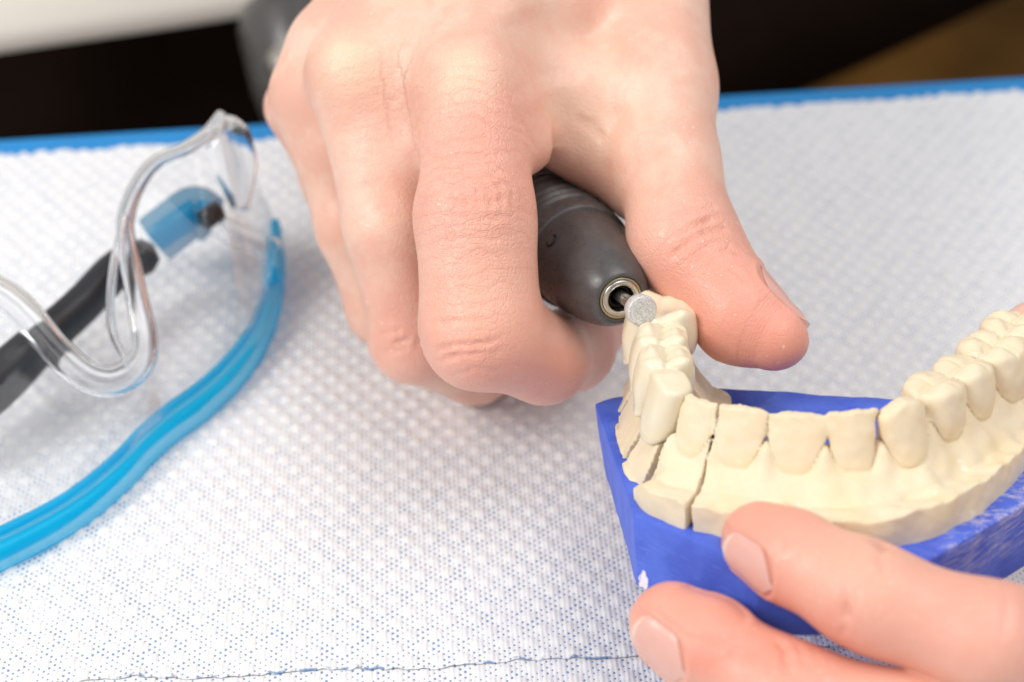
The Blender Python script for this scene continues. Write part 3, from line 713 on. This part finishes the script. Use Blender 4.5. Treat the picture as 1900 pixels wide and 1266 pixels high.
rh = RH.build((-48, -14, -388), (62, 116, -276), .5, 'fist gripping the grey handpiece, thumb stretched out above the plaster teeth',
    blush=[(C(880, 330, 292), 16, .55), (C(885, 640, 290), 14, .75), (C(1010, 690, 306), 12, .7), (C(745, 640, 316), 10, .6), (C(1420, 640, 292), 15, .95), (C(1270, 560, 300), 14, .6), (C(640, 160, 312), 8, .25), (C(900, 200, 300), 12, .4), (C(1320, 420, 300), 12, .3), (C(1100, 606, 332), 12, .9), (C(535, 200, 346), 9, .4)],
    pale=[(C(862, 140, 299), 5.5, .55), (C(648, 118, 311), 6, .65), (C(900, 560, 290), 8, .2), (C(1090, 240, 315), 7, .35)],
    wr=[(C(880, 330, 291), 12, .9), (C(880, 420, 291), 12, .6), (C(880, 640, 290), 10, .65), (C(740, 170, 309), 9, .6), (C(865, 160, 299), 10, .55), (C(750, 620, 316), 8, .6), (C(1300, 440, 298), 9, .8), (C(700, 400, 311), 10, .3), (C(640, 140, 311), 9, .4)],
    ridge=[(C(1390, 620, 292), 14, 1.0), (C(1260, 540, 297), 9, .6)],
    cuts=[([(1242, 484), (1272, 454), (1310, 432), (1350, 428)], .55, .42), ([(1262, 442), (1298, 416), (1338, 404)], .55, .30), ([(1285, 398), (1330, 384)], .5, .2), ([(1330, 470), (1352, 462), (1372, 472)], .5, .25),
          ([(1345, 500), (1365, 505), (1384, 522)], .5, .3), ([(1060, 215), (1100, 235), (1120, 262)], 1.0, .2),
          ([(802, 655), (840, 642), (890, 638), (934, 628)], .5, .36), ([(808, 672), (850, 658), (905, 652)], .5, .26), ([(806, 606), (850, 594), (905, 594)], .5, .2), ([(800, 580), (860, 574), (930, 566)], .5, .14),
          ([(830, 700), (880, 684), (940, 690)], .5, .14), ([(722, 640), (756, 630), (784, 630)], .5, .4), ([(716, 654), (752, 646), (786, 648)], .5, .3), ([(700, 622), (740, 612), (776, 612)], .5, .16)]
        + [([(788, y + 14), (842, y), (915, y + 5), (978, y - 12)], .5, .16) for y in (288, 318, 344, 371, 402, 440)] + [([(800 + 22 * i, 300 + 9 * i), (840 + 22 * i, 345), (850 + 20 * i, 402)], .45, .12) for i in range(6)]
        + [([(678 + 14 * i, 158 + 20 * i), (730 + 14 * i, 190 + 22 * i), (790 + 10 * i, 214 + 26 * i)], .5, .15) for i in range(5)] + [([(900 + 16 * i, 160 + 26 * i), (950 + 10 * i, 190 + 22 * i), (975 + 8 * i, 240 + 14 * i)], .5, .12) for i in range(4)])
# white coat cuff behind the wrist
V, F = [], []
pth = catmull([c2w(C(950 + 210 * math.cos(q), -520 + 6 * math.sin(q), 356 - 62 * math.sin(q))) for q in np.linspace(0, 1, 2)], 2)
cw = c2w(C(955, -470, 356)); axw = c2w(C(955, -900, 380)) - cw; axw /= np.linalg.norm(axw); sx_ = np.cross(axw, CZ); sx_ /= np.linalg.norm(sx_); sz_ = np.cross(sx_, axw); nn = 64
for i, (tt, k) in enumerate(((-.006, 1.10), (0, 1.14), (.03, 1.16), (.08, 1.2))):
    for q in range(nn):
        g = 2 * math.pi * q / nn; wv = 1 + .02 * math.sin(g * 5 + i); V.append(cw + axw * tt + (sx_ * math.cos(g) * .021 + sz_ * math.sin(g) * .019) * k * wv)
for i in range(3):
    for q in range(nn): F.append((i * nn + q, i * nn + (q + 1) % nn, (i + 1) * nn + (q + 1) % nn, (i + 1) * nn + q))
o = mesh('cuff', V, F, M['coat'], rh); md = o.modifiers.new('thickness', 'SOLIDIFY'); md.thickness = .0015

# ---- the hand that holds the model
LH = Hand(dict(
    index=[(1412, 1006, 290 * KM, 76), (1470, 1034, 286 * KM, 84), (1590, 1096, 280 * KM, 94), (1640, 1118, 278 * KM, 94), (1830, 1186, 274 * KM, 106), (2120, 1230, 282 * KM, 118)],
    middle=[(1248, 1160, 290 * KM, 82), (1310, 1196, 287 * KM, 88), (1440, 1276, 282 * KM, 92), (1500, 1300, 280 * KM, 90), (1720, 1360, 276 * KM, 104), (2080, 1400, 284 * KM, 118)],
    ring=[(1420, 1430, 292 * KM, 76), (1620, 1480, 284 * KM, 84), (1800, 1500, 280 * KM, 95), (2080, 1520, 290 * KM, 110)],
    pinky=[(1640, 1600, 300 * KM, 62), (1850, 1620, 294 * KM, 74), (2100, 1630, 298 * KM, 90)],
    thumb=[(1800, 718, 332 * KM, 62), (1932, 640, 334 * KM, 78), (2064, 690, 332 * KM, 92), (2240, 900, 325 * KM, 105)]),
    [[(2120, 1230, 282 * KM, 118), (2420, 1150, 320 * KM, 135)], [(2080, 1400, 284 * KM, 115), (2420, 1260, 318 * KM, 135)], [(2080, 1520, 290 * KM, 110), (2420, 1380, 318 * KM, 130)], [(2100, 1630, 298 * KM, 90), (2420, 1480, 320 * KM, 120)],
     [(2240, 900, 325 * KM, 105), (2440, 1120, 325 * KM, 135)], [(2420, 1200, 322 * KM, 160), (2700, 1150, 350 * KM, 180)]], .8, 8.0)
LH.grooves = [(C(1566, 1118, 272 * KM), C(1572, 1150, 272 * KM), .8, .4), (C(1625, 1022, 276 * KM), C(1650, 1010, 279 * KM), 1.6, .7), (C(1452, 1190, 274 * KM), C(1462, 1236, 274 * KM), .9, .5), (C(1436, 1185, 276 * KM), C(1462, 1186, 278 * KM), 1.6, .5)]
LH.nails = [LH.nailframe(C(1424, 1019, 288.5 * KM), C(1352, 975, 292.5 * KM), (-.40, -.46, .79), 11.2, .72), LH.nailframe(C(1262, 1174, 288.5 * KM), C(1188, 1122, 292.5 * KM), (-.38, -.50, .78), 11.6, .76)]
lh = LH.build((16, -84, -341), (139, 8, -234), .46, 'hand coming from the right with two fingertips pressed on the blue base',
    blush=[(C(1380, 960, 286 * KM), 9, .8), (C(1240, 1100, 284 * KM), 12, .95), (C(1340, 1110, 280 * KM), 12, .85), (C(1500, 1010, 278 * KM), 12, .4), (C(1700, 1120, 270 * KM), 18, .35), (C(1500, 1230, 275 * KM), 12, .6), (C(1850, 1120, 268 * KM), 14, .45)],
    pale=[(C(1560, 1040, 274 * KM), 9, .2)],
    wr=[(C(1600, 1100, 271 * KM), 8, .35), (C(1470, 1220, 274 * KM), 7, .4)], ridge=[(C(1280, 1090, 284 * KM), 8, .3)],
    cuts=[([(1562, 1080), (1569, 1112), (1574, 1152)], .5, .30), ([(1640, 1010), (1634, 1034), (1640, 1070)], .7, .34), ([(1622, 1010), (1612, 1040)], .5, .2), ([(1450, 1190), (1458, 1222), (1460, 1256)], .6, .5), ([(1480, 1196), (1486, 1232)], .5, .25),
          ([(1585, 1090), (1594, 1130)], .5, .16), ([(1660, 1020), (1656, 1060)], .5, .2), ([(1456, 1030), (1470, 1000), (1500, 985)], .6, .12), ([(1560, 1180), (1568, 1160)], .5, .2), ([(1860, 1080), (1868, 1130), (1860, 1190)], .7, .2), ([(1835, 1075), (1842, 1120)], .6, .16)])

# ================================================================== SAFETY GLASSES (world)
gl = empty('safety_glasses', G(300, 800)); tag(gl, 'blurred safety glasses with clear lens, blue brow bar and black arm on the towel', 'safety glasses')
barpx = [(512, 432, 6), (512, 500, 5), (500, 575, 4), (468, 650, 3.5), (425, 705, 3.2), (370, 755, 3.2), (315, 795, 3.2), (268, 836, 3.2), (222, 885, 3.2), (150, 945, 3.2), (60, 998, 3.2), (-60, 1052, 3.2), (-220, 1100, 3.2)]
bar = catmull([G(x, y, z * .001) for x, y, z in barpx], 10); n = len(bar)
V, F = sweep(bar, np.interp(np.arange(n), [0, 8, 40, n], [.0010, .0018, .0022, .0024]), .0030, n=20, power=2.6)
bb = mesh('brow_bar', V, F, M['cyan'], gl)
V, F = sweep(bar[6:] + np.array([-.0006, .0022, .0028]), .0009, .0009, n=12); mesh('bar_ridge', V, F, M['cyan'], bb)
V, F = sweep(catmull([G(512, 425, .009), G(514, 470, .007), G(512, 530, .006)], 8), .0012, .0042, n=14); mesh('bar_end', V, F, M['cyan'], bb)
rodpx = [(412, 214, 37), (388, 246, 36), (345, 275, 35), (290, 300, 33), (252, 350, 30), (232, 415, 27), (240, 480, 24), (256, 560, 20), (268, 630, 16), (258, 676, 14), (215, 706, 13), (165, 700, 14), (110, 655, 17), (55, 592, 21), (5, 548, 24), (-70, 520, 28), (-180, 520, 31)]
rod = catmull([G(x, y, z * .001) for x, y, z in rodpx], 10); m = len(rod)
V, F = sweep(rod, np.interp(np.arange(m), [0, 8, 25, 70, 95, m], [.0012, .0014, .0013, .0021, .0030, .0032]), n=16); lr = mesh('lens_rim', V, F, M['rod'], gl)
pad = catmull([G(232, 400, .028), G(214, 480, .024), (G(205, 560, .020)), G(210, 620, .0165), G(232, 668, .0145)], 10)
V, F = sweep(pad, .0008, .0013, n=12); mesh('nose_pad', V, F, M['rod'], lr)
tipc = catmull([G(398, 232, .0368), G(418, 250, .036), G(432, 290, .033), G(440, 340, .029), G(446, 390, .024)], 8); k = len(tipc)
V, F = sweep(tipc, np.interp(np.arange(k), [0, k * .3, k * .6, k], [.0024, .0046, .0044, .0014]), .0009, up=CZ, n=16); mesh('lens_corner', V, F, M['rod'], lr)
# clear lens lofted between brow bar and lower rim
q = np.linspace(0, 1, 90); ib = np.interp(q, [0, .55, .75, 1], [2, n * .58, n * .72, n - 1]); ir = np.interp(q, [0, .12, .55, .72, 1], [0, 6, m * .58, m * .72, m - 1])
A = np.stack([np.interp(ib, np.arange(n), bar[:, k]) for k in range(3)], 1) + np.array([0, 0, .002]); B = np.stack([np.interp(ir, np.arange(m), rod[:, k]) for k in range(3)], 1)
V, F = [], []; nv = 14
for i in range(90):
    for j in range(nv):
        t = j / (nv - 1); V.append(A[i] * (1 - t) + B[i] * t + CZ * .0025 * math.sin(math.pi * t))
for i in range(89):
    for j in range(nv - 1):
        a = i * nv + j; F.append((a, a + nv, a + nv + 1, a + 1))
o = mesh('lens', V, F, M['clear'], gl); md = o.modifiers.new('thickness', 'SOLIDIFY'); md.thickness = .0012
# folded arm and hinge
arm = catmull([G(-120, 800, .012), G(0, 705, .012), G(70, 640, .013), G(150, 568, .014), G(220, 498, .015), G(290, 468, .016)], 8); k = len(arm)
V, F = sweep(arm, np.interp(np.arange(k), [0, k * .5, k * .8, k - 3, k], [.0045, .0030, .0032, .0030, .0008]), np.interp(np.arange(k), [0, k * .5, k * .8, k - 3, k], [.0055, .0040, .0038, .0034, .0010]), n=18, power=2.6); mesh('temple_arm', V, F, M['black'], gl)
hg = catmull([G(286, 446, .012), G(320, 420, .014), (G(360, 392, .015)), G(392, 408, .014)], 8)
V, F = sweep(hg, .0042, .0046, n=14, power=3.2); hb = mesh('hinge_block', V, F, M['navy'], gl)
V, F = sweep(catmull([G(380, 408, .018), G(404, 392, .018)], 6), .0022, n=12); mesh('hinge_pin', V, F, M['black'], hb)
V, F = sweep(catmull([G(392, 412, .014), G(430, 432, .013), G(478, 455, .011), G(508, 470, .009)], 8), .0010, .0034, n=12, power=3); mesh('side_arm', V, F, M['rod'], gl)
